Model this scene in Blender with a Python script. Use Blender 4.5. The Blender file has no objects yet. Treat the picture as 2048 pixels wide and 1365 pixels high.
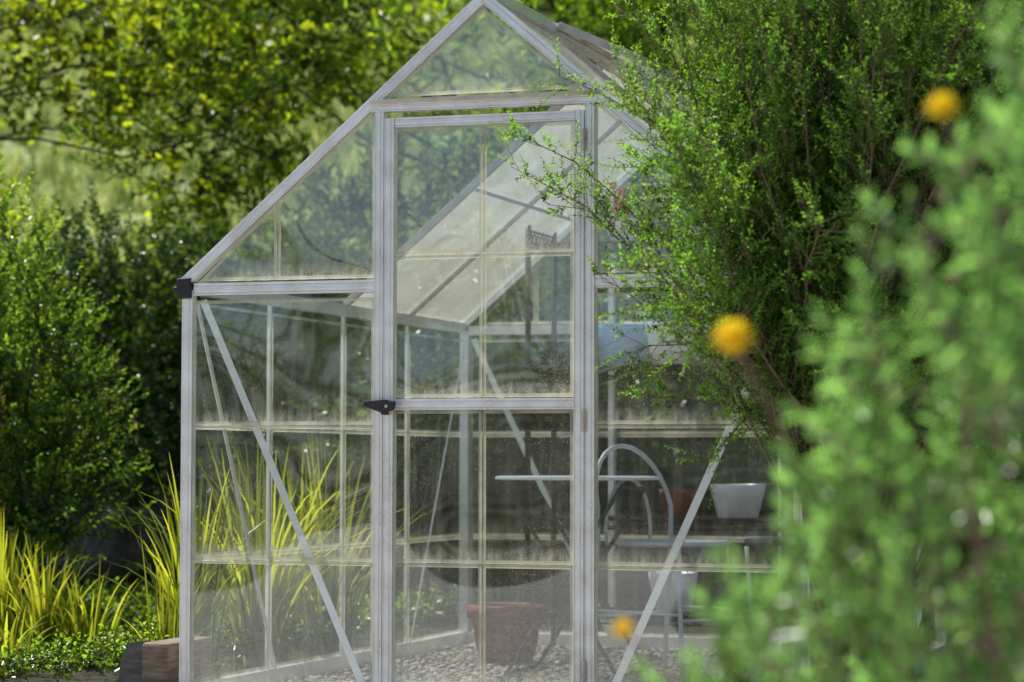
import bpy, bmesh, math, random
import numpy as np
from mathutils import Vector, Matrix
random.seed(7); rng=np.random.default_rng(11)
scn=bpy.context.scene
scn.view_settings.view_transform='Standard'; scn.view_settings.look='None'; scn.view_settings.exposure=0
COL=scn.collection

# ------------------------------------------------------------------ materials
def newmat(name):
    m=bpy.data.materials.new(name); m.use_nodes=True
    nt=m.node_tree; nt.nodes.clear()
    return m,nt,nt.nodes.new('ShaderNodeOutputMaterial')
def N(nt,t,**k):
    n=nt.nodes.new(t)
    for a,b in k.items(): setattr(n,a,b)
    return n
def ramp(nt,src,stops):
    r=nt.nodes.new('ShaderNodeValToRGB'); e=r.color_ramp.elements
    while len(e)<len(stops): e.new(.5)
    for i,(p,c) in enumerate(stops):
        e[i].position=p; e[i].color=(c[0],c[1],c[2],1) if not isinstance(c,(int,float)) else (c,c,c,1)
    nt.links.new(src,r.inputs[0]); return r.outputs[0]
def math_(nt,op,a,b=None,clamp=False):
    n=nt.nodes.new('ShaderNodeMath'); n.operation=op; n.use_clamp=clamp
    for i,x in enumerate((a,b)):
        if x is None: continue
        if isinstance(x,(int,float)): n.inputs[i].default_value=x
        else: nt.links.new(x,n.inputs[i])
    return n.outputs[0]
def noise(nt,scale,detail=4,rough=.55,vec=None,sc=None):
    n=N(nt,'ShaderNodeTexNoise'); n.inputs['Scale'].default_value=scale; n.inputs['Detail'].default_value=detail; n.inputs['Roughness'].default_value=rough
    if vec is not None:
        if sc:
            mp=N(nt,'ShaderNodeMapping'); mp.inputs['Scale'].default_value=sc; nt.links.new(vec,mp.inputs[0]); vec=mp.outputs[0]
        nt.links.new(vec,n.inputs['Vector'])
    return n.outputs['Fac']

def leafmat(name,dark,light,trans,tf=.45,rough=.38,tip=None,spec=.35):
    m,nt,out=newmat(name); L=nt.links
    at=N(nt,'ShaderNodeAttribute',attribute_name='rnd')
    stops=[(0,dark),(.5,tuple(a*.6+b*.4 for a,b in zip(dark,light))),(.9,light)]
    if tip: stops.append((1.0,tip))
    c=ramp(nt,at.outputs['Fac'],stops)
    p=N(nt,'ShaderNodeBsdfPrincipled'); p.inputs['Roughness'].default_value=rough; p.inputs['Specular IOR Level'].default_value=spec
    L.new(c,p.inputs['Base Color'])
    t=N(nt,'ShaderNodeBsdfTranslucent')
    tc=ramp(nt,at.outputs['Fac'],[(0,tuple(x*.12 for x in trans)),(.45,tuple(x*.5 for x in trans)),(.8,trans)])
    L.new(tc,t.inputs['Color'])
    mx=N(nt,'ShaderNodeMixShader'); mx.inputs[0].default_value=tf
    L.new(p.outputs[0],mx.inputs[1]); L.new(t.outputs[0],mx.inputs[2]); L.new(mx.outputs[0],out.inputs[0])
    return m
def simple(name,col,rough=.5,metal=0,var=.25,scale=12,bump=.0,bscale=60,col2=None,stretch=None):
    m,nt,out=newmat(name); L=nt.links
    tc=N(nt,'ShaderNodeTexCoord')
    f=noise(nt,scale,6,.6,tc.outputs['Object'],stretch)
    c2=col2 or tuple(x*(1-var) for x in col)
    c=ramp(nt,f,[(.32,c2),(.68,col)])
    p=N(nt,'ShaderNodeBsdfPrincipled'); p.inputs['Metallic'].default_value=metal
    L.new(c,p.inputs['Base Color'])
    r=ramp(nt,f,[(.3,min(1,rough*1.25)),(.7,rough*.85)]); L.new(r,p.inputs['Roughness'])
    if bump:
        b=N(nt,'ShaderNodeBump'); b.inputs['Strength'].default_value=bump; b.inputs['Distance'].default_value=.01
        L.new(noise(nt,bscale,5,.6,tc.outputs['Object'],stretch),b.inputs['Height']); L.new(b.outputs[0],p.inputs['Normal'])
    L.new(p.outputs[0],out.inputs[0]); return m

M_alu=simple('aluminium',(.95,.95,.96),.24,.4,.3,9,.15,90,col2=(.72,.69,.66))
M_alud=simple('aluminium_weathered',(.72,.64,.54),.5,.2,.4,14,.2,70)
M_strap=simple('strap_steel',(.95,.95,.95),.3,.2,.12,9)
M_black=simple('black_plastic',(.02,.02,.022),.4,0,.3)
M_bark=simple('bark',(.24,.17,.11),.85,0,.5,20,.6)
M_barkd=simple('bark_dark',(.06,.045,.03),.85,0,.5,20,.6)
M_twigpink=simple('twig_pinkish',(.40,.22,.20),.7,0,.4,20)
M_rack=simple('rack_brown_steel',(.09,.055,.045),.5,.3,.5,30)
M_terra=simple('terracotta',(.27,.095,.055),.85,0,.4,18,.3)
M_white=simple('white_glaze',(.85,.86,.88),.35,0,.08)
M_blue=simple('blue_plastic',(.34,.54,.82),.4,0,.15)
M_pebble=simple('pebbles',(.5,.45,.38),.8,0,.6,25,.2)
M_timber=simple('timber_sleeper',(.42,.31,.21),.85,0,.6,9,.6,40,stretch=(1.5,1.5,9))
M_timberg=simple('timber_grey',(.26,.22,.19),.9,0,.55,9,.6,40,stretch=(1.5,1.5,9))
M_wallwood=simple('old_wall_timber',(.10,.075,.05),.9,0,.6,5,.6,24,stretch=(.6,4,4))
M_chair=simple('painted_metal',(.62,.64,.67),.4,.1,.2)
M_chaird=simple('dark_metal',(.09,.09,.09),.4,.4,.3)
M_pink=simple('petals_pink',(.8,.12,.3),.6,0,.3)
M_orange=leafmat('petals_yellow',(1,.66,.01),(1,.8,.03),(1,.78,.03),.5,.6)
M_house=simple('painted_weatherboard',(.5,.58,.72),.6,0,.1)
M_roof=simple('grey_roof',(.25,.26,.28),.6,0,.3)
M_win=simple('window_glass_dark',(.05,.07,.09),.1,0,.2)
M_stone=simple('garden_stone',(.13,.105,.085),.9,0,.5,8,.6,30)

def pane_material(name,k=1.0,lowk=1.0,gloss=.085):
    m,nt,out=newmat(name); L=nt.links
    tc=N(nt,'ShaderNodeTexCoord'); uv=N(nt,'ShaderNodeUVMap'); ob=tc.outputs['Object']
    sp=N(nt,'ShaderNodeSeparateXYZ'); L.new(uv.outputs[0],sp.inputs[0])
    speck=ramp(nt,noise(nt,230,2,.6,ob),[(.61,0),(.67,1)])
    speck2=ramp(nt,noise(nt,90,3,.7,ob),[(.58,0),(.78,.7)])
    patch=ramp(nt,noise(nt,2.6,5,.6,ob),[(.38,.06),(.66,1)])
    streak=ramp(nt,noise(nt,3,5,.6,ob,(14,14,.9)),[(.48,0),(.72,1)])
    low=ramp(nt,sp.outputs[1],[(0,1),(.022,.55),(.05,.06),(.15,0)])
    lown=math_(nt,'MULTIPLY',low,ramp(nt,noise(nt,12,5,.6,ob,(4,4,1)),[(.35,.1),(.7,1)]))
    a=math_(nt,'MULTIPLY',patch,.035*k)
    a=math_(nt,'ADD',a,math_(nt,'MULTIPLY',streak,.075*k))
    a=math_(nt,'ADD',a,math_(nt,'MULTIPLY',math_(nt,'MULTIPLY',speck,patch),.7*k))
    a=math_(nt,'ADD',a,math_(nt,'MULTIPLY',math_(nt,'MULTIPLY',speck2,patch),.12*k))
    a=math_(nt,'ADD',a,math_(nt,'MULTIPLY',lown,.6*lowk))
    a=math_(nt,'ADD',a,.01*k,True)
    d=N(nt,'ShaderNodeBsdfDiffuse'); d.inputs[0].default_value=(.8,.77,.66,1)
    t=N(nt,'ShaderNodeBsdfTranslucent'); t.inputs[0].default_value=(.9,.84,.64,1)
    md=N(nt,'ShaderNodeMixShader'); md.inputs[0].default_value=.55; L.new(d.outputs[0],md.inputs[1]); L.new(t.outputs[0],md.inputs[2])
    tr=N(nt,'ShaderNodeBsdfTransparent'); tr.inputs[0].default_value=(.94,.965,.96,1)
    gl=N(nt,'ShaderNodeBsdfGlossy'); gl.inputs['Roughness'].default_value=.015; gl.inputs['Color'].default_value=(.84,.93,1,1)
    b=N(nt,'ShaderNodeBump'); b.inputs['Strength'].default_value=.45; b.inputs['Distance'].default_value=.03
    L.new(noise(nt,2.5,0,.4,ob),b.inputs['Height']); L.new(b.outputs[0],gl.inputs['Normal'])
    m1=N(nt,'ShaderNodeMixShader'); m1.inputs[0].default_value=gloss
    L.new(tr.outputs[0],m1.inputs[1]); L.new(gl.outputs[0],m1.inputs[2])
    m2=N(nt,'ShaderNodeMixShader'); L.new(a,m2.inputs[0]); L.new(m1.outputs[0],m2.inputs[1]); L.new(md.outputs[0],m2.inputs[2])
    L.new(m2.outputs[0],out.inputs[0]); return m
M_pane=pane_material('dusty_polycarbonate',1.0,1.3,.16)
M_paneb=pane_material('side_polycarbonate',.35,.25,.05)
def rim_material():
    m,nt,out=newmat('pane_rim_yellowed'); L=nt.links
    tc=N(nt,'ShaderNodeTexCoord')
    p=N(nt,'ShaderNodeBsdfPrincipled'); p.inputs['Roughness'].default_value=.15; p.inputs['Specular IOR Level'].default_value=.7
    c=ramp(nt,noise(nt,9,4,.6,tc.outputs['Object']),[(.3,(.6,.56,.44)),(.7,(.88,.85,.76))]); L.new(c,p.inputs['Base Color'])
    t=N(nt,'ShaderNodeBsdfTranslucent'); t.inputs[0].default_value=(.95,.9,.7,1)
    a=N(nt,'ShaderNodeMixShader'); a.inputs[0].default_value=.5; L.new(p.outputs[0],a.inputs[1]); L.new(t.outputs[0],a.inputs[2])
    tr=N(nt,'ShaderNodeBsdfTransparent'); tr.inputs[0].default_value=(.96,.97,.93,1)
    b=N(nt,'ShaderNodeMixShader'); L.new(ramp(nt,noise(nt,6,3,.6,tc.outputs['Object']),[(.35,.25),(.66,.75)]),b.inputs[0]); L.new(tr.outputs[0],b.inputs[1]); L.new(a.outputs[0],b.inputs[2])
    L.new(b.outputs[0],out.inputs[0]); return m
M_rim=rim_material()
def twin_material():
    m,nt,out=newmat('twinwall_polycarbonate'); L=nt.links
    uv=N(nt,'ShaderNodeUVMap'); tc=N(nt,'ShaderNodeTexCoord')
    w=N(nt,'ShaderNodeTexWave'); w.inputs['Scale'].default_value=28; w.inputs['Distortion'].default_value=0; L.new(uv.outputs[0],w.inputs[0])
    f=noise(nt,5,6,.65,tc.outputs['Object'])
    c=ramp(nt,f,[(.3,(.66,.62,.5)),(.7,(.9,.88,.8))])
    d=N(nt,'ShaderNodeBsdfPrincipled'); d.inputs['Roughness'].default_value=.3; L.new(c,d.inputs['Base Color'])
    t=N(nt,'ShaderNodeBsdfTranslucent'); L.new(c,t.inputs[0])
    a=N(nt,'ShaderNodeMixShader'); a.inputs[0].default_value=.5; L.new(d.outputs[0],a.inputs[1]); L.new(t.outputs[0],a.inputs[2])
    tr=N(nt,'ShaderNodeBsdfTransparent'); tr.inputs[0].default_value=(.93,.95,.93,1)
    b=N(nt,'ShaderNodeMixShader'); L.new(ramp(nt,w.outputs[1],[(.2,.45),(.8,.65)]),b.inputs[0]); L.new(tr.outputs[0],b.inputs[1]); L.new(a.outputs[0],b.inputs[2])
    L.new(b.outputs[0],out.inputs[0]); return m
M_twin=twin_material()

# ------------------------------------------------------------------ mesh helpers
def link(o,parent=None):
    COL.objects.link(o)
    if parent: o.parent=parent
    return o
def empty(name,loc=(0,0,0)):
    e=bpy.data.objects.new(name,None); e.location=loc; e.empty_display_size=.2; COL.objects.link(e); return e
class MB:
    def __init__(s): s.v=[];s.f=[];s.m=[]
    def add(s,vs,fs,m=0):
        o=len(s.v); s.v+= [tuple(v) for v in vs]
        for f in fs: s.f.append(tuple(i+o for i in f)); s.m.append(m)
    def obj(s,name,mats,parent=None,smooth=False,bevel=0,uvs=None):
        me=bpy.data.meshes.new(name); me.from_pydata(s.v,[],s.f)
        for m in mats: me.materials.append(m)
        me.polygons.foreach_set('material_index',s.m)
        if smooth: me.polygons.foreach_set('use_smooth',[True]*len(s.f))
        if uvs is not None:
            l=me.uv_layers.new(name='UVMap')
            for i,lp in enumerate(me.loops): l.data[i].uv=uvs[lp.vertex_index]
        me.update()
        o=bpy.data.objects.new(name,me); link(o,parent)
        if bevel:
            b=o.modifiers.new('bevel','BEVEL'); b.width=bevel; b.segments=2; b.limit_method='ANGLE'
        return o
def extr(mb,prof,p0,p1,n,m=0):
    p0=Vector(p0);p1=Vector(p1);t=(p1-p0).normalized();n=Vector(n);n=(n-t*n.dot(t)).normalized();a=t.cross(n); k=len(prof)
    vs=[p0+a*x+n*y for x,y in prof]+[p1+a*x+n*y for x,y in prof]
    fs=[(i,(i+1)%k,(i+1)%k+k,i+k) for i in range(k)]+[tuple(range(k))[::-1],tuple(range(k,2*k))]
    mb.add(vs,fs,m)
def boxp(w,d,off=0): return [(-w/2,-d+off),(w/2,-d+off),(w/2,off),(-w/2,off)]
def groove(w,d,off=0):
    g=.003
    return [(-w/2,-d+off),(w/2,-d+off),(w/2,off),(w*.34,off),(w*.31,off-g),(w*.20,off-g),(w*.16,off),(-w*.24,off),(-w*.27,off-g*.8),(-w*.36,off-g*.8),(-w*.4,off),(-w/2,off)]
def tube(mb,pts,r,seg=8,m=0,closed=False):
    pts=[Vector(p) for p in pts]; n=len(pts); rs=r if isinstance(r,(list,tuple)) else [r]*n
    up=Vector((0,0,1)); prev=None; vs=[]
    for i,p in enumerate(pts):
        if closed: t=(pts[(i+1)%n]-pts[i-1]).normalized()
        else: t=(pts[min(i+1,n-1)]-pts[max(i-1,0)]).normalized()
        if prev is None:
            a=t.cross(up); 
            if a.length<.05: a=t.cross(Vector((1,0,0)))
            a.normalize()
        else: a=(prev-t*prev.dot(t)).normalized()
        prev=a; b=t.cross(a)
        for j in range(seg):
            th=2*math.pi*j/seg; vs.append(p+(a*math.cos(th)+b*math.sin(th))*rs[i])
    fs=[]
    for i in range(n if closed else n-1):
        for j in range(seg):
            i2=(i+1)%n; fs.append((i*seg+j,i*seg+(j+1)%seg,i2*seg+(j+1)%seg,i2*seg+j))
    if not closed: fs+= [tuple(range(seg))[::-1],tuple((n-1)*seg+j for j in range(seg))]
    mb.add(vs,fs,m)
def lathe(mb,prof,c,seg=28,m=0):
    c=Vector(c); k=len(prof); vs=[];fs=[]
    for i in range(seg):
        th=2*math.pi*i/seg
        for r,z in prof: vs.append(c+Vector((r*math.cos(th),r*math.sin(th),z)))
    for i in range(seg):
        for j in range(k-1):
            a=i*k+j;b=((i+1)%seg)*k+j; fs.append((a,b,b+1,a+1))
    mb.add(vs,fs,m)

# ------------------------------------------------------------------ greenhouse
H=.925; D=2.47; He=1.225; Hr=2.019; Hd=1.716; DW=.3255; T1=.42; T2=.81
gh=empty('greenhouse')
FR=(0,-1,0)
def raf(x): return Hr-(Hr-He)*abs(x)/H
fm=MB()
extr(fm,groove(.034,.03,.006),(-H+.012,0,0),(-H+.012,0,He-.02),FR)
extr(fm,groove(.034,.03,.006),(H-.012,0,0),(H-.012,0,He-.02),FR)
for s in (-1,1):
    extr(fm,groove(.03,.034,.012),(s*H,0,He+.0),(s*.004,0,Hr-.004),FR)
    extr(fm,groove(.036,.028,.004),(s*(H-.03),0,He-.018),(s*(DW+.0005),0,He-.018),FR)
    extr(fm,groove(.028,.034,.009),(s*(DW-.012),0,0),(s*(DW-.012),0,Hd-.012),FR)
extr(fm,groove(.024,.034,.013),(-DW-.012,0,Hd),(DW+.012,0,Hd),FR)
extr(fm,boxp(.012,.02,.024),(-DW-.01,0,Hd+.016),(DW+.01,0,Hd+.016),FR,1)
extr(fm,groove(.05,.03,.004),(-H+.03,0,.03),(-DW,0,.03),FR); extr(fm,groove(.05,.03,.004),(DW,0,.03),(H-.03,0,.03),FR)
extr(fm,groove(.034,.03,.006),(-H+.012,D,0),(-H+.012,D,He-.02),(0,1,0)); extr(fm,groove(.034,.03,.006),(H-.012,D,0),(H-.012,D,He-.02),(0,1,0))
for s in (-1,1):
    extr(fm,boxp(.034,.034,.012),(s*H,D,He),(s*.004,D,Hr-.004),(0,1,0))
    extr(fm,boxp(.022,.034,.009),(s*DW,D,.05),(s*DW,D,raf(DW)-.02),(0,1,0))
extr(fm,boxp(.036,.03,.004),(-H+.03,D,He-.018),(H-.03,D,He-.018),(0,1,0))
extr(fm,boxp(.05,.03,.004),(-H+.03,D,.03),(H-.03,D,.03),(0,1,0))
for s in (-1,1):
    n=(s,0,0); x=s*H
    extr(fm,groove(.04,.034,.010),(x,.02,He-.01),(x,D-.02,He-.01),n)
    extr(fm,boxp(.05,.03,.004),(x,.03,.03),(x,D-.03,.03),n)
    for k in (1,2,3):
        extr(fm,boxp(.012,.012,.004),(x,D*k/4,.05),(x,D*k/4,He-.03),n)
    sl=Vector((s*(Hr-He),0,H)).normalized()
    for k in ((2,3) if s<0 else (1,2,3)):
        extr(fm,boxp(.018,.024,.012),(s*(H-.01),D*k/4,He+.012),(s*.015,D*k/4,Hr-.012),sl,1)
    mid=.5
    extr(fm,boxp(.014,.016,.006),(s*H*mid,D/2+.02 if s<0 else .02,Hr-(Hr-He)*mid),(s*H*mid,D-.02,Hr-(Hr-He)*mid),sl)
extr(fm,boxp(.05,.03,.028),(0,-.012,Hr),(0,D+.012,Hr),(0,0,1))
frame=fm.obj('frame',[M_alu,M_alud],gh,bevel=.0015)
cb=MB()
for s in (-1,1):
    extr(cb,boxp(.046,.05,.018),(s*(H-.004),0,He-.045),(s*(H-.004),0,He+.014),FR)
    extr(cb,boxp(.04,.02,.01),(s*(H+.014),-.01,He-.02),(s*(H+.014),D,He-.006),(0,0,1))
cb.obj('eave_gutter_and_caps',[M_black],gh,bevel=.004)
st=MB()
def strap(a,b,n,w=.022,d=.003): extr(st,boxp(w,d,0),a,b,n)
for s in (-1,1):
    strap((s*(H-.05),.022,He-.05),(s*(DW+.02),.022,.02),FR)
    strap((s*(H-.05),D-.022,He-.05),(s*(DW+.0),D-.022,.05),FR)
    strap((s*(H-.022),.04,He-.06),(s*(H-.022),D/4+.02,.04),(s,0,0),.02)
    strap((s*(H-.022),D-.04,He-.06),(s*(H-.022),D*3/4-.02,.04),(s,0,0),.008)
st.obj('brace_straps',[M_strap],gh)

pv=MB(); puv=[]; pb=MB(); pbuv=[]; rm=MB()
def inset(poly,d):
    n=len(poly); out=[]
    for i in range(n):
        p0=poly[i-1];p1=poly[i];p2=poly[(i+1)%n]
        e1=((p1[0]-p0[0]),(p1[1]-p0[1]));e2=((p2[0]-p1[0]),(p2[1]-p1[1]))
        l1=math.hypot(*e1);l2=math.hypot(*e2);n1=(-e1[1]/l1,e1[0]/l1);n2=(-e2[1]/l2,e2[0]/l2)
        k=1+n1[0]*n2[0]+n1[1]*n2[1]; out.append((p1[0]+(n1[0]+n2[0])*d/k,p1[1]+(n1[1]+n2[1])*d/k))
    return out
def pane(origin,A,B,poly,mb=None,uvl=None,rim=True,vb=None):
    if mb is None: mb,uvl=pv,puv
    O=Vector(origin);A=Vector(A).normalized();B=Vector(B).normalized();n=A.cross(B)
    area=sum(poly[i-1][0]*poly[i][1]-poly[i][0]*poly[i-1][1] for i in range(len(poly)))
    if area<0: poly=poly[::-1]
    v0=min(p[1] for p in poly) if vb is None else vb
    mb.add([O+A*a+B*b for a,b in poly],[tuple(range(len(poly)))]); uvl+= [(a,b-v0) for a,b in poly]
    if rim:
        p0=inset(poly,.001);p1=inset(poly,.005);p2=inset(poly,.011);k=len(poly)
        vs=[O+A*a+B*b+n*.0015 for a,b in p0]+[O+A*a+B*b+n*.008 for a,b in p1]+[O+A*a+B*b+n*.0015 for a,b in p2]
        fs=[]
        for r in (0,1):
            for i in range(k):
                j=(i+1)%k; fs.append((r*k+i,r*k+j,(r+1)*k+j,(r+1)*k+i))
        rm.add(vs,fs)
X=(1,0,0);Z=(0,0,1)
rows=[(.055,T1),(T1,T2),(T2,He-.05)]
for y in (0,D):
    q=(pv,puv) if y==0 else (pb,pbuv)
    for s in (-1,1):
        a0,a1=sorted((s*(H-.03),s*(DW+.001)))
        for z0,z1 in rows: pane((0,y,0),X,Z,[(a0,z0),(a1,z0),(a1,z1),(a0,z1)],*q)
        xs=s*.63; e=.022
        zz=lambda x: raf(x)-e
        pane((0,y,0),X,Z,[(s*(H-.045),He+.004),(xs,He+.004),(xs,zz(xs))],*q)
        pane((0,y,0),X,Z,[(xs,He+.004),(s*DW,He+.004),(s*DW,zz(DW)),(xs,zz(xs))],*q)
    pane((0,y,0),X,Z,[(-DW+.03,Hd+.03),(DW-.03,Hd+.03),(0,Hr-.03)],*q)
for z0,z1 in rows+[(He,Hd-.01)]:
    pane((0,D,0),X,Z,[(-DW,z0),(DW,z0),(DW,z1),(-DW,z1)],pb,pbuv)
for s in (-1,1):
    for k in range(4):
        y0=D*k/4+.01; y1=D*(k+1)/4-.01
        for z0,z1 in rows: pane((s*H,0,0),(0,1,0),Z,[(y0,z0),(y1,z0),(y1,z1),(y0,z1)],pb,pbuv)
door=bpy.data.objects.new('door',None); link(door,gh)
dm=MB(); dx=DW-.028; SW=.03; yd=-.004
DT=Hd-.03
extr(dm,groove(SW,.028,.006),(-dx+SW/2,yd,.03),(-dx+SW/2,yd,DT),FR)
extr(dm,groove(SW,.028,.006),(dx-SW/2,yd,.03),(dx-SW/2,yd,DT),FR)
extr(dm,groove(.028,.026,.003),(-dx+SW,yd,DT-.014),(dx-SW,yd,DT-.014),FR)
DM=.868
extr(dm,groove(.032,.026,.003),(-dx+SW,yd,DM),(dx-SW,yd,DM),FR)
extr(dm,groove(.05,.026,.003),(-dx+SW,yd,.055),(dx-SW,yd,.055),FR)
dm.obj('door_frame',[M_alu],door,bevel=.0015)
x1=dx-SW
for a0,a1 in ((-x1,-.0),(0.0,x1)):
    for z0,z1 in ((.08,T1),(T1,DM-.016),(DM+.018,1.29),(1.29,DT-.03)):
        pane((0,yd,0),X,Z,[(a0,z0),(a1,z0),(a1,z1),(a0,z1)])
lt=MB()
zl=.868; xl=-dx+.012
tube(lt,[(xl+.01,-.012,zl-.006),(xl+.01,-.035,zl-.006)],.014,16)
lt.add([(xl-.055,-.034,zl+.004),(xl-.055,-.034,zl-.004),(xl-.005,-.034,zl-.022),(xl+.03,-.034,zl-.016),(xl+.035,-.034,zl+.006),(xl-.01,-.034,zl+.008),
        (xl-.055,-.046,zl+.004),(xl-.055,-.046,zl-.004),(xl-.005,-.046,zl-.022),(xl+.03,-.046,zl-.016),(xl+.035,-.046,zl+.006),(xl-.01,-.046,zl+.008)],
       [(0,1,2,3,4,5),(11,10,9,8,7,6)]+[(i,(i+1)%6,(i+1)%6+6,i+6) for i in range(6)])
extr(lt,boxp(.018,.02,.03),(xl+.0,-.004,zl-.03),(xl+.0,-.004,zl+.012),FR)
extr(lt,boxp(.006,.03,.0),(xl-.06,-.02,zl+.006),(xl-.0,-.02,zl+.010),(0,-1,0))
lt.obj('door_latch',[M_black],door,bevel=.0015)
sc=MB(); tube(sc,[(xl+.012,-.046,zl-.006),(xl+.012,-.049,zl-.006)],.0045,10)
for zz_ in (1.60,.82,.13):
    tube(sc,[(DW-.027,-.016,zz_-.03),(DW-.027,-.016,zz_+.03)],.006,10)
sc.obj('hinges_and_screw',[M_alud],door,smooth=False)
tw=MB(); tuv=[]
for s in (-1,1):
    O=Vector((s*H,0,He)); B=Vector((-s*H,0,Hr-He)); Ls=B.length
    for k in range(4):
        y0=D*k/4+.008;y1=D*(k+1)/4-.008
        if s<0 and k<2: pane(O,(0,1,0),B,[(y0,.01),(y1,.01),(y1,Ls-.01),(y0,Ls-.01)],pb,pbuv,rim=False,vb=-1)
        elif s>0 and k==1: pane(O,(0,1,0),B,[(y0,.01),(y1,.01),(y1,Ls-.4),(y0,Ls-.4)],tw,tuv,rim=False)
        else: pane(O,(0,1,0),B,[(y0,.01),(y1,.01),(y1,Ls-.01),(y0,Ls-.01)],tw,tuv,rim=False)
vy0=D/4+.01;vy1=D/2-.01; ang=math.radians(-24); vl=.28
vd=Vector((math.cos(ang),0,math.sin(ang))); vn=Vector((-vd.z,0,vd.x)); V0=Vector((.03,0,Hr+.02))
pane(V0,(0,1,0),vd,[(vy0+.01,.01),(vy1-.01,.01),(vy1-.01,vl-.01),(vy0+.01,vl-.01)],tw,tuv,rim=False)
vm=MB()
for y in (vy0,vy1): extr(vm,boxp(.022,.024,.012),V0+Vector((0,y,0)),V0+Vector((0,y,0))+vd*vl,vn)
for q in (0,vl): extr(vm,boxp(.024,.022,.01),V0+Vector((0,vy0+.011,0))+vd*q,V0+Vector((0,vy1-.011,0))+vd*q,vn)
extr(vm,boxp(.025,.03,.012),Vector((.33,vy0+.01,raf(.33))),Vector((.33,vy1-.01,raf(.33))),(.65,0,.76))
vm.obj('roof_vent_frame',[M_alud],gh,bevel=.001)
pv.obj('clear_panes',[M_pane],gh,uvs=puv)
pb.obj('clear_side_and_back_panes',[M_paneb],gh,uvs=pbuv)
rm.obj('pane_rims',[M_rim],gh)
tw.obj('twinwall_roof_panels',[M_twin],gh,uvs=tuv)

# ------------------------------------------------------------------ interior furniture
rk=empty('wire_shelving_rack'); r=MB()
rx0,rx1,ry0,ry1=-.53,.42,2.06,2.38
for x in (rx0,rx1):
    for y in (ry0,ry1): tube(r,[(x,y,0),(x,y,1.57)],.011,8)
    for k in range(7):
        cx=ry0+.03+k*.045
        tube(r,[(x,cx+.018*math.cos(a),1.52+.022*math.sin(a)) for a in np.linspace(0,2*math.pi,9)[:-1]],.0035,5,closed=True)
    for z in (1.49,1.55,1.0,.45,.13): tube(r,[(x,ry0,z),(x,ry1,z)],.005,6)
r.obj('rack_posts',[M_rack],rk,smooth=True)
r=MB()
for z in (1.50,1.05,.50,.16):
    for y in (ry0,ry1): tube(r,[(rx0,y,z),(rx1,y,z)],.006,6); tube(r,[(rx0,y,z-.035),(rx1,y,z-.035)],.004,6)
    for i in range(27): 
        x=rx0+(rx1-rx0)*i/26; tube(r,[(x,ry0,z+.002),(x,ry1,z+.002)],.0028,4)
    for i in range(24):
        x=rx0+(rx1-rx0)*i/24; w=(rx1-rx0)/24
        tube(r,[(x,ry0,z),(x+w/2,ry0,z-.035),(x+w,ry0,z)],.0022,4)
r.obj('rack_shelves',[M_rack],rk)
def pot(name,c,r0,h,mat,plant=None):
    m=MB(); lathe(m,[(0.001,0),(r0*.72,0),(r0*.98,h*.86),(r0*1.0,h),(r0*.9,h),(r0*.86,h*.85),(r0*.2,h*.84),(.001,h*.84)],c,28)
    return m.obj(name,[mat],smooth=True)
pot('white_flower_pot',(-.01,2.12,1.056),.092,.16,M_white)
pot('blue_plastic_tub',(-.22,2.22,1.056),.11,.15,M_blue)
pot('white_flower_pot',(-.34,2.12,1.056),.045,.10,M_white)
pot('white_flower_pot',(.22,2.2,1.056),.08,.14,M_white)
pot('white_flower_pot',(-.22,2.22,1.506),.06,.09,M_white)
pot('white_flower_pot',(-.02,2.2,.166),.09,.14,M_white)
pot('white_flower_pot',(.22,2.2,.506),.1,.12,M_white)
pot('brown_flower_pot',(-.0,2.2,.506),.07,.1,M_terra)
tp=MB(); c=(-.475,1.65,0.006)
lathe(tp,[(.001,0),(.088,0),(.105,.06),(.108,.062),(.108,.068),(.114,.12),(.117,.122),(.117,.13),(.124,.155),(.137,.158),(.14,.2),(.128,.205),(.122,.2),(.118,.17),(.001,.168)],c,40)
tp.obj('terracotta_pot',[M_terra],smooth=True)
tb=empty('bistro_table'); t=MB(); c=(-.1,1.25,.65)
lathe(t,[(.001,.0),(.255,.0),(.268,-.003),(.27,.002),(.268,.007),(.258,.009),(.001,.009)],c,56)
t.obj('table_top',[M_white],tb,smooth=False)
t=MB()
for y in (-.17,.17):
    tube(t,[(c[0]-.2,c[1]+y,0),(c[0]+.2,c[1]+y*.9,.635)],.007,8); tube(t,[(c[0]+.2,c[1]+y,0),(c[0]-.2,c[1]+y*.9,.635)],.007,8)
for x,z in ((-.19,.02),(.19,.02),(.2,.62),(-.2,.62)): tube(t,[(c[0]+x,c[1]-.17,z),(c[0]+x,c[1]+.17,z)],.006,6)
t.obj('table_legs',[M_chaird],tb)
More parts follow.
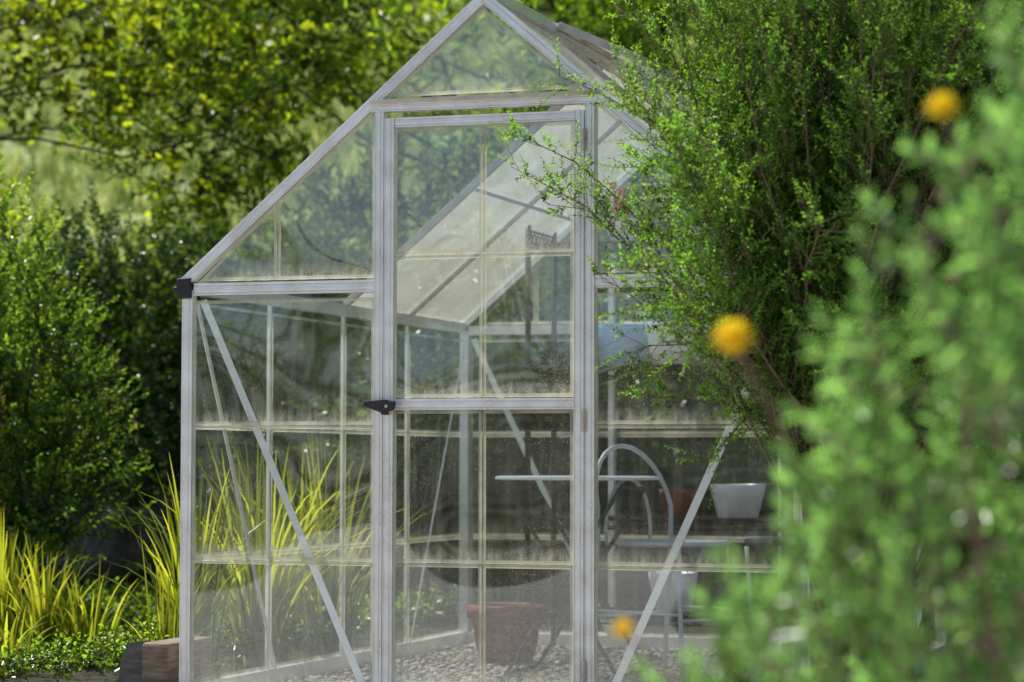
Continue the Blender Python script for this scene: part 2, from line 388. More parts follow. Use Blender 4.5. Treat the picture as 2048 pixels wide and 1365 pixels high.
def chair(loc,rot,mat):
    e=empty('bistro_chair',loc); e.rotation_euler=(0,0,rot); m=MB()
    W2=.18
    arch=[(-W2,.20,0),(-W2,.17,.43)]+[(-W2*math.cos(a),.17+.06*math.sin(a)+.0,.56+.20*math.sin(a)) for a in np.linspace(0,math.pi,13)]+[(W2,.17,.43),(W2,.20,0)]
    tube(m,arch,.008,8)
    tube(m,[(-W2,-.2,0),(-W2+.01,-.17,.43)],.008,8);tube(m,[(W2,-.2,0),(W2-.01,-.17,.43)],.008,8)
    tube(m,[(-.11*math.cos(a),.2,.48+.17*math.sin(a)) for a in np.linspace(-.3,math.pi+.3,13)],.006,6)
    tube(m,[(-W2,.19,.2),(W2,.19,.2)],.006,6); tube(m,[(-W2,-.185,.2),(W2,-.185,.2)],.006,6)
    for sx in (-1,1): tube(m,[(sx*W2,-.185,.22),(sx*W2,.19,.22)],.006,6)
    m.obj('chair_frame',[mat],e,smooth=True)
    s=MB(); lathe(s,[(.001,.0),(.175,.0),(.19,.008),(.185,.018),(.001,.022)],(0,0,.43),32); s.obj('chair_seat',[mat],e)
chair((.20,1.35,0),1.1,M_chair); chair((.55,1.7,0),-.4,M_chaird)
def ico():
    bm=bmesh.new(); bmesh.ops.create_icosphere(bm,subdivisions=1,radius=1); v=np.array([x.co[:] for x in bm.verts]); f=np.array([[q.index for q in p.verts] for p in bm.faces]); bm.free(); return v,f
iv,iff=ico()
n=5200; P=np.stack([rng.uniform(-.88,.88,n),rng.uniform(.05,2.42,n),rng.uniform(.004,.014,n)],1)
S=rng.uniform(.007,.016,(n,1))*np.array([1,1,.6])*rng.uniform(.7,1.3,(n,3)); th=rng.uniform(0,6.28,n)
vv=iv[None]*S[:,None,:]; c_,s_=np.cos(th)[:,None],np.sin(th)[:,None]
vv=np.stack([vv[...,0]*c_-vv[...,1]*s_,vv[...,0]*s_+vv[...,1]*c_,vv[...,2]],-1)+P[:,None]
ff=(iff[None]+(np.arange(n)*len(iv))[:,None,None]).reshape(-1,3)
def np_mesh(name,V,F,mats,mi=None,rnd=None,smooth=False,parent=None):
    V=np.ascontiguousarray(V.reshape(-1,3),dtype=np.float32); F=np.ascontiguousarray(F,dtype=np.int32); k=F.shape[1]
    me=bpy.data.meshes.new(name); me.vertices.add(len(V)); me.vertices.foreach_set('co',V.ravel())
    me.loops.add(F.size); me.loops.foreach_set('vertex_index',F.ravel())
    me.polygons.add(len(F)); me.polygons.foreach_set('loop_start',np.arange(len(F),dtype=np.int32)*k)
    for m in mats: me.materials.append(m)
    if mi is not None: me.polygons.foreach_set('material_index',np.ascontiguousarray(mi,dtype=np.int32))
    if smooth: me.polygons.foreach_set('use_smooth',np.ones(len(F),dtype=bool))
    if rnd is not None:
        a=me.attributes.new('rnd','FLOAT','POINT'); a.data.foreach_set('value',np.ascontiguousarray(rnd,dtype=np.float32))
    me.update(calc_edges=True); me.validate()
    o=bpy.data.objects.new(name,me); link(o,parent); return o
np_mesh('gravel_floor',vv,ff,[M_pebble],smooth=True)

# ------------------------------------------------------------------ foliage
def norm(a): return a/np.maximum(np.linalg.norm(a,axis=-1,keepdims=True),1e-9)
def twig(n,length,L,Wd,tilt=55,curve=.15,stem=.0015,fold=.25,seed=0,taper=.4):
    r=np.random.default_rng(seed); V=[];F=[];MI=[];R=[]
    def add(vs,fs,mi,rv):
        o=sum(len(x) for x in V); V.append(np.array(vs)); F.extend([[i+o for i in f] for f in fs]); MI.extend([mi]*len(fs)); R.extend([rv]*len(vs))
    def pos(t): return np.array([curve*length*t*t,0,length*t])
    ring=[]
    for t in (0,.5,1):
        p=pos(t); w=stem*(1-.6*t); ring+= [p+w*np.array([math.cos(a),math.sin(a),0]) for a in (0,2.09,4.19)]
    add(ring,[[k*3+i,k*3+(i+1)%3,k*3+3+(i+1)%3,k*3+3+i] for k in (0,1) for i in range(3)],1,.3)
    for i in range(n):
        t=(i+.6)/n; p=pos(min(t,1)); az=i*2.4+r.normal(0,.25)
        ti=math.radians(max(5,(tilt*(1.15-.55*t))+r.normal(0,12))); sc=(1-taper*t)*r.uniform(.7,1.15); l=L*sc; w=Wd*sc
        d=np.array([math.sin(ti)*math.cos(az),math.sin(ti)*math.sin(az),math.cos(ti)])
        s=np.cross(d,[0,0,1]); s/=np.linalg.norm(s)+1e-9
        ro=r.normal(0,.5); u=np.cross(s,d); s,u=s*math.cos(ro)+u*math.sin(ro),-s*math.sin(ro)+u*math.cos(ro)
        f=fold*w; dr=-.12*l
        vs=[p,p+d*l*.38+s*w*.5+u*f,p+d*l*.75+s*w*.36+u*(f*.7+dr*.4),p+d*l+u*dr,p+d*l*.75-s*w*.36+u*(f*.7+dr*.4),p+d*l*.38-s*w*.5+u*f]
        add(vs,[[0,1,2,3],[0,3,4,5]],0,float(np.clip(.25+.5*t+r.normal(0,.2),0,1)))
    return np.concatenate(V),np.array(F),np.array(MI),np.array(R)
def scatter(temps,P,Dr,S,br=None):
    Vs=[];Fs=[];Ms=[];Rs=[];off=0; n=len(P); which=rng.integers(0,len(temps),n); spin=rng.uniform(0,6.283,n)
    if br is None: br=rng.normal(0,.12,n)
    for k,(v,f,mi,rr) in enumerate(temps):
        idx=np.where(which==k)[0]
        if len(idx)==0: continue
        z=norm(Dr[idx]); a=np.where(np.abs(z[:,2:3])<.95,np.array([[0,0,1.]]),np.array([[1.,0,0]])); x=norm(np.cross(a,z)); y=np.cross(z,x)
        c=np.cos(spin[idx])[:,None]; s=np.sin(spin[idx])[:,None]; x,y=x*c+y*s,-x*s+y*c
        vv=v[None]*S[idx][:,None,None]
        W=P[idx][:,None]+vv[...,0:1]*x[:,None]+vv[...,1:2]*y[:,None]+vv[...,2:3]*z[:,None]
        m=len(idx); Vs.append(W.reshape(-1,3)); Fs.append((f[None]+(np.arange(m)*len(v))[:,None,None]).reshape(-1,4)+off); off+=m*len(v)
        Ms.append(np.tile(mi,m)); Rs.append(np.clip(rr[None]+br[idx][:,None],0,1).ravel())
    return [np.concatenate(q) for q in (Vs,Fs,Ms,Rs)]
def merge(parts):
    off=0;V=[];F=[];M=[];R=[]
    for v,f,m,r in parts: V.append(v);F.append(f+off);M.append(m);R.append(r);off+=len(v)
    return np.concatenate(V),np.concatenate(F),np.concatenate(M),np.concatenate(R)
def limbs(lines,seg=5,mi=1):
    mb=MB()
    for p,r in lines:
        b=MB(); tube(b,p,list(r),seg); b.f=[q for q in b.f if len(q)==4]; mb.add(b.v,b.f)
    return np.array(mb.v),np.array(mb.f),np.full(len(mb.f),mi),np.full(len(mb.v),.3)
def bez(p0,p1,sag=.0,n=7,wob=.03):
    p0=np.array(p0,float);p1=np.array(p1,float); out=[]
    for t in np.linspace(0,1,n):
        q=p0*(1-t)+p1*t; q[2]+=sag*math.sin(math.pi*t); q+=rng.normal(0,wob,3)*(0<t<1); out.append(q)
    return out
def blob_bush(name,base,clumps,per,temps,mats,up=.5,size=(.8,1.2),inner=.35,limb=.03,bright_top=.25,var=.1,trunk=None,off=0):
    Ps=[];Ds=[];Br=[];ln=[]
    zs=[c[0][2]+c[1][2] for c in clumps]; zmin,zmax=min(c[0][2]-c[1][2] for c in clumps),max(zs)
    vol=np.array([np.prod(c[1])**(2/3) for c in clumps]); cnt=(per*vol/vol.sum()).astype(int)
    for (c,r),k in zip(clumps,cnt):
        d=norm(rng.normal(size=(k,3))); rad=inner+(1.05-inner)*rng.uniform(0,1,(k,1))**.6
        p=np.array(c)+d*rad*np.array(r); Ps.append(p); Ds.append(norm(d*np.array([1,1,.7])+np.array([0,0,up])+rng.normal(0,.35,(k,3))))
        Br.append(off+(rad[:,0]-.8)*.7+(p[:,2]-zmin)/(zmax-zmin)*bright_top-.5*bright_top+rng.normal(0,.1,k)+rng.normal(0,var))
        if limb: ln.append((bez(base,c,.12*r[2],9,.05),np.linspace(limb,limb*.3,9)))
    if trunk: ln.append((bez(trunk,base,0,6,.03),np.linspace(limb*6,limb*3.5,6)))
    P=np.concatenate(Ps);Dd=np.concatenate(Ds);B=np.concatenate(Br)
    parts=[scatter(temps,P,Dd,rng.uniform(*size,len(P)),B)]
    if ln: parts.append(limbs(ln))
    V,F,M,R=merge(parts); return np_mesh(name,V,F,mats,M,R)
def rclumps(n,lo,hi,rlo,rhi):
    out=[]
    for i in range(n):
        c=[random.uniform(lo[k],hi[k]) for k in range(3)]; r=random.uniform(rlo,rhi); out.append((c,(r*random.uniform(.9,1.3),r*random.uniform(.9,1.3),r*random.uniform(.7,1.1))))
    return out

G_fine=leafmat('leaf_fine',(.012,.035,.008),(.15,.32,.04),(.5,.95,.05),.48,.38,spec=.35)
G_fore=leafmat('leaf_fore',(.03,.09,.025),(.28,.52,.15),(.5,.95,.18),.48,.24,spec=.5)
G_maple=leafmat('leaf_maple',(.012,.04,.006),(.2,.38,.02),(.85,1,.03),.58,.34,spec=.35)
G_laurel=leafmat('leaf_laurel',(.008,.026,.006),(.13,.28,.025),(.62,.95,.04),.5,.3,spec=.45)
G_dark=leafmat('leaf_dark',(.006,.018,.006),(.06,.12,.03),(.3,.5,.05),.35,.26,spec=.55)
G_left=leafmat('leaf_left',(.008,.026,.006),(.12,.26,.03),(.6,.98,.05),.46,.26,tip=(.75,.36,.08),spec=.5)
G_grass=leafmat('grass_strap',(.04,.11,.012),(.38,.55,.04),(1,1,.06),.54,.32,tip=(.7,.42,.08))
G_hill=leafmat('grass_hill',(.15,.28,.05),(.55,.68,.2),(.95,1,.3),.5,.5)

def fine_shrub():
    base=np.array([1.15,-.32,0]); lines=[];P=[];Dd=[];Br=[]
    tips=[]
    def xmin(z): return float(np.interp(z,[.7,.95,1.15,1.35,1.6,1.8,2.0,2.4],[.88,.72,.60,.52,.46,.50,.54,.54]))
    k=0
    while k<340:
        t=np.array([rng.uniform(.3,2.7),rng.uniform(-.95,1.0),rng.uniform(.8,3.0)])
        if t[0]<xmin(t[2]) : continue
        if t[0]<1.1 and t[1]>-.15: continue
        if t[2]<.9+.25*max(0,t[0]-1.3): continue
        if np.linalg.norm((t-np.array([1.3,-.1,.7]))/np.array([1.3,1.1,2.2]))>1.05: continue
        tips.append((t,.0)); k+=1
    for i in range(34): tips.append((np.array([rng.uniform(.6,1.0),rng.uniform(-.5,-.15),rng.uniform(1.3,2.3)]),0.))
    for q in ((.17,-.33,1.60),(.19,-.36,1.49),(.33,-.30,1.74),(.30,-.35,1.38),(.42,-.3,1.20),(.52,-.32,1.0),(.30,-.3,1.43),(.56,-.35,.86),(.7,-.3,.70),(.5,-.4,1.9),(.5,-.4,2.0)):
        tips.append((np.array(q),1.0))
    for (t,sp) in tips:
        p0=base+rng.normal(0,.05,3)*[1,1,0]; mid=base+np.array([-.06,0,.78])+rng.normal(0,.09,3)*[1,1,1.5]
        if sp: mid=mid+np.array([0,0,.15])
        mid2=(mid+t)/2+np.array([0,0,.16])*np.linalg.norm(t-mid)
        n=14; pts=[]
        for s in np.linspace(0,1,n):
            q=(1-s)**3*p0+3*(1-s)**2*s*mid+3*(1-s)*s*s*mid2+s**3*t; pts.append(q+rng.normal(0,.006,3))
        pts=np.array(pts)
        if np.any((pts[:,0]<.98)&(pts[:,1]>-.06)): continue
        lines.append((pts,np.linspace(.006,.0010,n)))
        nb=30 if not sp else 20; cb_=rng.normal(0,.1)
        for j in range(nb):
            s=(.36 if not sp else .45)+(.64 if not sp else .55)*(j+rng.uniform())/nb; f=s*(n-1); i0=min(int(f),n-2); q=pts[i0]*(1-f+i0)+pts[i0+1]*(f-i0); tg=norm(pts[i0+1]-pts[i0])
            dd=norm(tg*.7+norm(rng.normal(size=3))*.8+np.array([0,0,.25])); L=rng.uniform(.06,.19)*(1.2-.7*s)*(1 if not sp else .6)
            e=q+dd*L
            lines.append((np.array([q,(q+e)/2+rng.normal(0,.005,3),e]),[.0013,.001,.0006]))
            for kk in range(2 if not sp else 1):
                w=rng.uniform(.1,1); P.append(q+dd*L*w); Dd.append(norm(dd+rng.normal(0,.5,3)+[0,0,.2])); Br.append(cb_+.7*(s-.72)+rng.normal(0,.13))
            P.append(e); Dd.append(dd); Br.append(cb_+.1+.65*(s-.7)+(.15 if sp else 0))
    P=np.array(P);Dd=np.array(Dd);Br=np.array(Br); tip=P+Dd*.09
    k=~(((tip[:,0]<.99)&(tip[:,1]>-.03))|((P[:,0]<.99)&(P[:,1]>-.03))); P,Dd,Br=P[k],Dd[k],Br[k]
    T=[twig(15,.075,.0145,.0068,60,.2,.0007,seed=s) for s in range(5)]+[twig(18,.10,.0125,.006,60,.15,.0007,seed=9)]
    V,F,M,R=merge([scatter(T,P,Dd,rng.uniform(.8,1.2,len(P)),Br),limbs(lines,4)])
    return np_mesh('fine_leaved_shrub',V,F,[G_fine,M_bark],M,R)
fine_shrub()

T=[twig(13,.095,.042,.015,50,.2,.0026,seed=20+s,taper=.5) for s in range(4)]
cl=[((2.12,-3.95,.55),(.38,.34,.42)),((2.3,-3.95,.8),(.34,.32,.3)),((2.05,-4.0,.86),(.14,.15,.14)),((1.84,-4.0,.44),(.2,.2,.25)),((1.78,-3.9,.3),(.22,.2,.3)),((2.02,-3.9,.98),(.10,.10,.11)),((1.92,-4.05,.72),(.13,.14,.16)),((2.5,-3.8,.6),(.4,.35,.5)),((1.95,-3.7,.3),(.35,.3,.35)),((1.80,-4.05,.64),(.07,.08,.08)),((2.0,-4.05,1.08),(.05,.06,.06)),((1.86,-4.0,.87),(.07,.06,.08)),((1.72,-4.0,.54),(.05,.06,.06)),((1.87,-4.0,.98),(.05,.06,.05)),((1.93,-4.0,1.02),(.06,.06,.05)),((1.65,-4.0,.42),(.05,.06,.06))]
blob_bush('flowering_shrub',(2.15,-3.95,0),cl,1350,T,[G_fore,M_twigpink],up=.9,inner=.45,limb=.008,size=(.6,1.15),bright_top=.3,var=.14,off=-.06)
fl=empty('yellow_flowers')
def flower(c,r,base):
    m=MB()
    for ring,(k,rr,lift) in enumerate(((16,1,.15),(13,.8,.45),(9,.55,.8),(14,.9,-.2))):
        for i in range(k):
            a=2*math.pi*i/k+ring*.3; d=Vector((math.cos(a),math.sin(a)*1,0)); s=Vector((-math.sin(a),math.cos(a),0)); u=Vector((0,0,1)); C=Vector(c)
            w=r*.22
            m.add([C+d*r*.12,C+d*r*rr*.6+s*w+u*r*lift*.6,C+d*r*rr+u*r*lift,C+d*r*rr*.6-s*w+u*r*lift*.6],[(0,1,2,3)],0)
    lathe(m,[(.001,r*.75),(r*.3,r*.68),(r*.5,r*.35),(r*.4,-.3*r),(.001,-.45*r)],c,12)
    tube(m,bez(c,base,0,6,.004),.0018,5,1)
    o=m.obj('flower_head',[M_orange,M_twigpink],fl)
    a=o.data.attributes.new('rnd','FLOAT','POINT'); a.data.foreach_set('value',[.9]*len(m.v))
flower((1.655,-4.0,.842),.031,(1.85,-3.95,.45)); flower((1.887,-4.0,1.09),.022,(1.98,-3.95,.8)); flower((1.53,-4.0,.52),.017,(1.75,-3.95,.3))
flower((1.66,-3.9,.50),.010,(1.8,-3.9,.3))

T=[twig(18,.16,.034,.015,50,.15,.0018,seed=30+s) for s in range(4)]
cl=[((-3.05,2.2,.6),(.58,.5,.6)),((-2.9,2.2,1.15),(.36,.4,.36)),((-3.2,2.3,1.4),(.32,.35,.3)),((-2.52,2.1,.98),(.22,.3,.2)),((-2.48,2.15,.6),(.24,.3,.3)),((-3.3,2.4,1.0),(.5,.5,.6)),((-2.66,2.1,1.5),(.10,.14,.20)),((-2.48,2.1,1.25),(.08,.12,.14)),((-2.76,2.1,1.74),(.05,.08,.16)),((-2.95,2.1,1.62),(.05,.08,.16)),((-2.35,2.1,.9),(.10,.12,.08))]
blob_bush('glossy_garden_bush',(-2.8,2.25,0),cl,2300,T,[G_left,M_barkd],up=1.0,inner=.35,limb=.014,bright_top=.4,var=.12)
T=[twig(9,.26,.072,.05,65,.3,.003,seed=40+s,taper=.2) for s in range(4)]
cl=rclumps(36,(-6.4,4.2,1.95),(-2.7,6.0,3.9),.24,.46)
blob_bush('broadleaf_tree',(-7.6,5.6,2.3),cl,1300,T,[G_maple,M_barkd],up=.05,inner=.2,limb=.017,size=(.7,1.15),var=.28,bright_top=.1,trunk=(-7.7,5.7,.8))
T=[twig(13,.26,.085,.023,48,.15,.003,seed=50+s,taper=.3) for s in range(4)]
cl=rclumps(46,(-3.4,5.0,.9),(1.8,7.2,4.0),.35,.7)
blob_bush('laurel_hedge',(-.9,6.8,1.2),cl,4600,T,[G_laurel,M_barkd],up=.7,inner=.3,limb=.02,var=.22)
cl=rclumps(20,(-5.4,4.7,.9),(-2.5,5.6,1.7),.25,.42)
blob_bush('laurel_hedge',(-3.8,5.3,.7),cl,1500,T,[G_laurel,M_barkd],up=.7,inner=.3,limb=.015,var=.2)
T=[twig(13,.30,.10,.03,48,.15,.003,seed=60+s,taper=.3) for s in range(3)]
cl=rclumps(30,(1.6,4.6,.8),(5.5,8.5,4.0),.6,.9)
blob_bush('laurel_hedge',(3.4,7,1),cl,1300,T,[G_laurel,M_barkd],up=.7,inner=.3,limb=.04)
T=[twig(16,.18,.042,.024,60,.2,.002,seed=70+s,taper=.3) for s in range(4)]
cl=rclumps(44,(-4.3,3.8,.35),(1.6,5.2,1.45),.28,.5)
blob_bush('bank_understory',(-1.4,4.8,.6),cl,4200,T,[G_dark,M_barkd],up=.5,inner=.4,limb=0,var=.22)
T=[twig(9,.5,.17,.1,60,.2,.005,seed=80+s,taper=.2) for s in range(3)]
cl=rclumps(40,(-9.5,12,4.2),(8,24,9.0),1.0,2.0)+rclumps(8,(-24,22,7),(-17,30,10),1.2,2)
blob_bush('distant_trees',(-4,20,5),cl,3400,T,[G_maple,M_barkd],up=.3,inner=.3,limb=.06,var=.25)
cl=rclumps(24,(-26,-32,.8),(20,-22,2.6),1.0,1.8)+rclumps(8,(-22,-34,3),(14,-24,5.5),.9,1.5)
blob_bush('garden_trees',(-4,-28,0),cl,2600,T,[G_laurel,M_barkd],up=.3,inner=.3,limb=.1,var=.2)
T=[twig(9,.09,.024,.015,65,.2,.0012,seed=90+s) for s in range(3)]
n=4600; P=np.stack([rng.uniform(-4.2,-1.15,n),rng.uniform(.25,4.1,n),rng.uniform(0,.05,n)],1); P[:,2]+=.03*np.sin(P[:,0]*4)+.02
V,F,M,R=scatter(T,P,norm(rng.normal(0,.5,(n,3))+[0,0,1]),rng.uniform(.7,1.4,n),rng.normal(-.15,.15,n))
np_mesh('groundcover',V,F,[G_left,M_barkd],M,R)
def blades(cl):
    V=[];F=[];R=[]
    for (cx,cy,cz,n,h,spread) in cl:
        for i in range(n):
            az=rng.uniform(0,6.283); rr=rng.uniform(0,.09); L=h*rng.uniform(.5,1.1); w=rng.uniform(.009,.017); le=rng.uniform(.05,1)**1.2*spread
            b=np.array([cx+rr*math.cos(az),cy+rr*math.sin(az),cz]); d=np.array([math.cos(az),math.sin(az),0]); s=np.array([-d[1],d[0],0]); tw=rng.normal(0,.6); s=s*math.cos(tw)+d*math.sin(tw)
            o=len(V); r0=float(np.clip(rng.normal(.42,.3),0,1))
            if rng.uniform()<.06: r0=1
            for k,t in enumerate(np.linspace(0,1,8)):
                p=b+d*L*le*(t**1.9)*.9+np.array([0,0,1])*L*(t-.45*le*t**3); ww=w*(1-t**2.5)*.5+.0004
                V+= [p+s*ww,p-s*ww]; R+= [min(1,r0*(.5+.5*t)+.1*t)]*2
                if k: F.append([o+2*k-2,o+2*k-1,o+2*k+1,o+2*k])
    return np.array(V),np.array(F),np.array(R)
V,F,R=blades([(-1.27,.8,0,90,.76,.7),(-1.2,.45,0,30,.5,.5),(-1.2,1.15,0,120,.78,.7),(-1.3,1.5,0,120,.82,.7),(-1.22,1.85,0,110,.8,.7),(-1.5,2.2,0,70,.75,.5)])
np_mesh('strap_leaf_grass',V,F,[G_grass],None,R)
V,F,R=blades([(-2.25,1.3,0,90,.52,.55),(-2.0,1.15,0,80,.45,.6),(-2.42,1.2,0,70,.45,.6),(-2.1,.7,0,45,.30,.8),(-1.8,1.1,0,50,.36,.8),(-1.9,.7,0,40,.26,.8),(-2.35,.9,0,50,.35,.8)])
np_mesh('strap_leaf_grass',V,F,[G_grass],None,R)

# ------------------------------------------------------------------ terrain
def hz(x,y):
    h=np.where(y<4.45,0,np.where(y<4.55,(y-4.45)/.1*.62,.62+.33*(np.minimum(y,42)-4.55)))
    b=np.clip((y-5)/6,0,1); return h+b*(.25*np.sin(x*.5+1)*np.cos(y*.4)+.1*np.sin(x*1.7+y))
xs=np.concatenate([np.linspace(-220,-22,14),np.linspace(-20,14,90),np.linspace(16,220,14)]); ys=np.concatenate([np.linspace(-160,-9,10),np.linspace(-8,4.4,26),[4.45,4.55],np.linspace(4.9,42,80),np.linspace(46,320,16)])
XX,YY=np.meshgrid(xs,ys); ZZ=hz(XX,YY); V=np.stack([XX,YY,ZZ],-1).reshape(-1,3); nx=len(xs)
i,j=np.meshgrid(np.arange(len(ys)-1),np.arange(nx-1),indexing='ij'); a=(i*nx+j).ravel(); F=np.stack([a,a+1,a+nx+1,a+nx],1)
m,nt,out=newmat('ground_soil_and_grass'); tc=N(nt,'ShaderNodeTexCoord'); ob=tc.outputs['Object']
sx=N(nt,'ShaderNodeSeparateXYZ'); nt.links.new(ob,sx.inputs[0])
g=ramp(nt,noise(nt,2.2,8,.7,ob),[(.34,(.07,.12,.02)),(.5,(.36,.46,.10)),(.64,(.75,.78,.42))])
so=ramp(nt,noise(nt,7,8,.7,ob),[(.3,(.03,.027,.015)),(.55,(.07,.065,.03)),(.75,(.10,.12,.035))])
mx=N(nt,'ShaderNodeMix',data_type='RGBA'); nt.links.new(ramp(nt,math_(nt,'DIVIDE',math_(nt,'ADD',sx.outputs[1],math_(nt,'MULTIPLY',noise(nt,.6,4,.6,ob),3)),20),[(.40,0),(.55,1)]),mx.inputs['Factor'])
nt.links.new(so,mx.inputs['A']); nt.links.new(g,mx.inputs['B'])
p=N(nt,'ShaderNodeBsdfPrincipled'); p.inputs['Roughness'].default_value=.95; nt.links.new(mx.outputs['Result'],p.inputs['Base Color'])
b=N(nt,'ShaderNodeBump'); b.inputs['Strength'].default_value=.8; b.inputs['Distance'].default_value=.05; nt.links.new(noise(nt,18,8,.7,ob),b.inputs['Height']); nt.links.new(b.outputs[0],p.inputs['Normal']); nt.links.new(p.outputs[0],out.inputs[0])
np_mesh('ground',V,F,[m],smooth=False)
def gravelmat(name,k):
    m,nt,out=newmat(name); tc=N(nt,'ShaderNodeTexCoord'); vo=N(nt,'ShaderNodeTexVoronoi'); vo.inputs['Scale'].default_value=70; nt.links.new(tc.outputs['Object'],vo.inputs['Vector'])
    c=ramp(nt,vo.outputs['Distance'],[(.0,(.5*k,.45*k,.39*k)),(.5,(.36*k,.31*k,.26*k)),(.8,(.14*k,.12*k,.10*k))]); p=N(nt,'ShaderNodeBsdfPrincipled'); p.inputs['Roughness'].default_value=.9; nt.links.new(c,p.inputs['Base Color']); nt.links.new(p.outputs[0],out.inputs[0]); return m
gb=MB(); gb.add([(-.95,-.25,.004),(.95,-.25,.004),(.95,2.5,.004),(-.95,2.5,.004)],[(0,1,2,3)]); gb.obj('gravel_bed',[gravelmat('gravel_bed',.9)])
gb=MB(); gb.add([(-7,-12,.004),(6,-12,.004),(6,-.8,.004),(.95,-.3,.004),(-.95,-.3,.004),(-4,-.8,.004),(-7,-2,.004)],[(0,1,2,3,4,5,6)]); gb.obj('bounce_gravel_sheet',[gravelmat('pale_bounce_gravel',1.6)])  # added out-of-view pale sheet, bounces sunlight onto the greenhouse front
Vb,Fb,Rb=blades([(0,0,0,12,.28,.8)]); tuft=(Vb,Fb,np.zeros(len(Fb),int),Rb)
n=6000; px=rng.uniform(-14,0,n); py=rng.uniform(7,24,n); P=np.stack([px,py,hz(px,py)-.01],1)
V,F,M,R=scatter([tuft],P,norm(rng.normal(0,.12,(n,3))+[0,0,1]),rng.uniform(.5,1.4,n)); np_mesh('hillside_grass',V,F,[G_hill],None,R)
rw=empty('timber_retaining_wall'); w=MB()
for k in range(4):
    x=-8
    while x<8:
        L=random.uniform(1.8,2.4); extr(w,boxp(.155,.12,random.uniform(-.006,.006)),(x,4.42,.08+k*.16),(x+L-.01,4.42,.08+k*.16),FR); x+=L
w.obj('sleepers',[M_wallwood],rw,bevel=.01)
te=empty('timber_garden_edging'); w=MB()
extr(w,boxp(.082,.18,0),(-1.003,-.02,.175),(-1.003,.3,.175),(0,0,1)); w.obj('sleeper',[M_timber],te,bevel=.008)
w=MB(); w.add([(-1.13,.0,0),(-1.05,.0,0),(-1.05,.0,.172),(-1.095,.0,.168),(-1.115,.0,.12),(-1.13,.4,0),(-1.05,.4,0),(-1.05,.4,.172),(-1.095,.4,.168),(-1.115,.4,.12)],[(0,1,2,3,4),(9,8,7,6,5)]+[(i,(i+1)%5+0,(i+1)%5+5,i+5) for i in range(5)]); w.obj('weathered_sleeper',[M_timberg],te,bevel=.006)
bm=bmesh.new()
for (x,y,z,s) in ((-2.75,3.9,.35,.26),(-3.1,3.85,.3,.24),(-2.6,4.1,.6,.2)):
    r_=bmesh.ops.create_icosphere(bm,subdivisions=3,radius=s,matrix=Matrix.Translation((x,y,z)))
    for v in r_['verts']:
        d=v.co-Vector((x,y,z)); f=1+.18*math.sin(d.x*14+x*9)*math.cos(d.y*12)+.12*math.sin(d.z*19+y); v.co=Vector((x,y,z))+Vector((d.x*f*1.2,d.y*f,d.z*f*.8))
me=bpy.data.meshes.new('garden_rocks'); bm.to_mesh(me); bm.free(); me.materials.append(M_stone); link(bpy.data.objects.new('garden_rocks',me))
hs=empty('weatherboard_house'); w=MB(); gx,gy=-16.5,23; gz=float(hz(np.array(gx),np.array(gy)))-.3
w.add([(gx,gy,gz),(gx+4.6,gy,gz),(gx+4.6,gy+6,gz),(gx,gy+6,gz),(gx,gy,gz+3),(gx+4.6,gy,gz+3),(gx+4.6,gy+6,gz+3),(gx,gy+6,gz+3),(gx+2.3,gy,gz+4.4),(gx+2.3,gy+6,gz+4.4)],[(0,1,5,8,4),(1,2,6,5),(2,3,7,9,6),(3,0,4,7)])
for i in range(14): extr(w,boxp(.02,.03,.02),(gx,gy,gz+.2+i*.2),(gx+4.6,gy,gz+.2+i*.2),FR)
w.obj('walls',[M_house],hs)
w=MB(); w.add([(gx-.3,gy-.4,gz+2.85),(gx-.3,gy+6.4,gz+2.85),(gx+2.3,gy+6.4,gz+4.5),(gx+2.3,gy-.4,gz+4.5),(gx+4.9,gy-.4,gz+2.85),(gx+4.9,gy+6.4,gz+2.85)],[(0,3,2,1),(3,4,5,2)]); w.obj('roof',[M_roof],hs)
w=MB()
for x in (.6,3.2): extr(w,boxp(.8,.06,.05),(gx+x+.4,gy,gz+1.2),(gx+x+.4,gy,gz+2.3),FR)
extr(w,boxp(.9,.06,.05),(gx+2.3,gy,gz+.3),(gx+2.3,gy,gz+2.3),FR); w.obj('windows_and_door',[M_win],hs)
pf=empty('potted_pink_flower'); w=MB()
for i in range(12):
    c=Vector((-.22,2.2,1.65))+Vector(rng.normal(0,.035,3))
    for k in range(5):
        a=k*1.256; d=Vector((math.cos(a),-.4,math.sin(a)))*.018; s=Vector((-math.sin(a),0,math.cos(a)))*.007; w.add([c,c+d*.6+s,c+d,c+d*.6-s],[(0,1,2,3)])
w.obj('petals',[M_pink],pf)
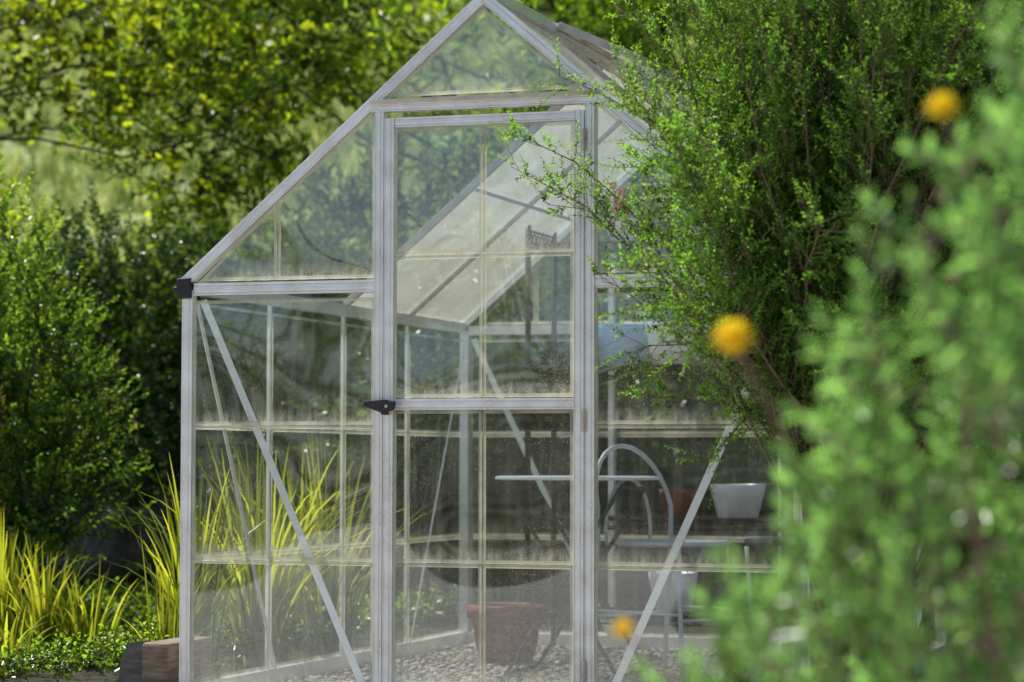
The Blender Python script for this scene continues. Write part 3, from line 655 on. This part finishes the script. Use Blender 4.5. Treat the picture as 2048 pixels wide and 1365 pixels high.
T=[twig(10,.14,.03,.018,55,seed=99)]; n=14; V,F,M,R=scatter(T,np.array([[-.22,2.22,1.59]]*n)+rng.normal(0,.02,(n,3)),norm(rng.normal(0,.5,(n,3))+[0,0,1]),np.ones(n)*.8); np_mesh('leaves',V,F,[G_left,M_barkd],M,R,parent=pf)
pp=empty('potted_plant'); n=16
V,F,M,R=scatter(T,np.array([[0.0,2.12,1.19]]*n)+rng.normal(0,.03,(n,3)),norm(rng.normal(0,.6,(n,3))+[0,0,1]),np.ones(n)*.7); np_mesh('leaves',V,F,[G_left,M_barkd],M,R,parent=pp)

# ------------------------------------------------------------------ light, sky, camera
sd=Vector((-.44,.30,.83)).normalized(); el=math.asin(sd.z)
wld=bpy.data.worlds.new('World'); scn.world=wld; wld.use_nodes=True; nt=wld.node_tree; nt.nodes.clear()
sk=nt.nodes.new('ShaderNodeTexSky'); sk.sky_type='NISHITA'; sk.sun_disc=False; sk.sun_elevation=el; sk.sun_rotation=math.atan2(sd.x,sd.y)
bg=nt.nodes.new('ShaderNodeBackground'); bg.inputs[1].default_value=.14; o=nt.nodes.new('ShaderNodeOutputWorld'); nt.links.new(sk.outputs[0],bg.inputs[0]); nt.links.new(bg.outputs[0],o.inputs[0])
l=bpy.data.lights.new('sun','SUN'); l.energy=5; l.angle=math.radians(.5); l.color=(1,.98,.93); lo=bpy.data.objects.new('sun',l); COL.objects.link(lo); lo.rotation_euler=sd.to_track_quat('Z','Y').to_euler()
cam=bpy.data.cameras.new('camera'); co=bpy.data.objects.new('camera',cam); COL.objects.link(co)
yaw,pit,rol=.31728,.0471,.00228
f=Vector((-math.sin(yaw)*math.cos(pit),math.cos(yaw)*math.cos(pit),math.sin(pit))); r=Vector((math.cos(yaw),math.sin(yaw),0)); u=r.cross(f)
r2=r*math.cos(rol)+u*math.sin(rol); u2=-r*math.sin(rol)+u*math.cos(rol)
M4=Matrix(((r2.x,u2.x,-f.x,2.2946),(r2.y,u2.y,-f.y,-6.7292),(r2.z,u2.z,-f.z,.7101),(0,0,0,1))); co.matrix_world=M4
cam.sensor_width=36; cam.lens=89.0; cam.clip_start=.05; cam.clip_end=1000
cam.dof.use_dof=True; cam.dof.focus_distance=7.3; cam.dof.aperture_fstop=3.0
scn.camera=co
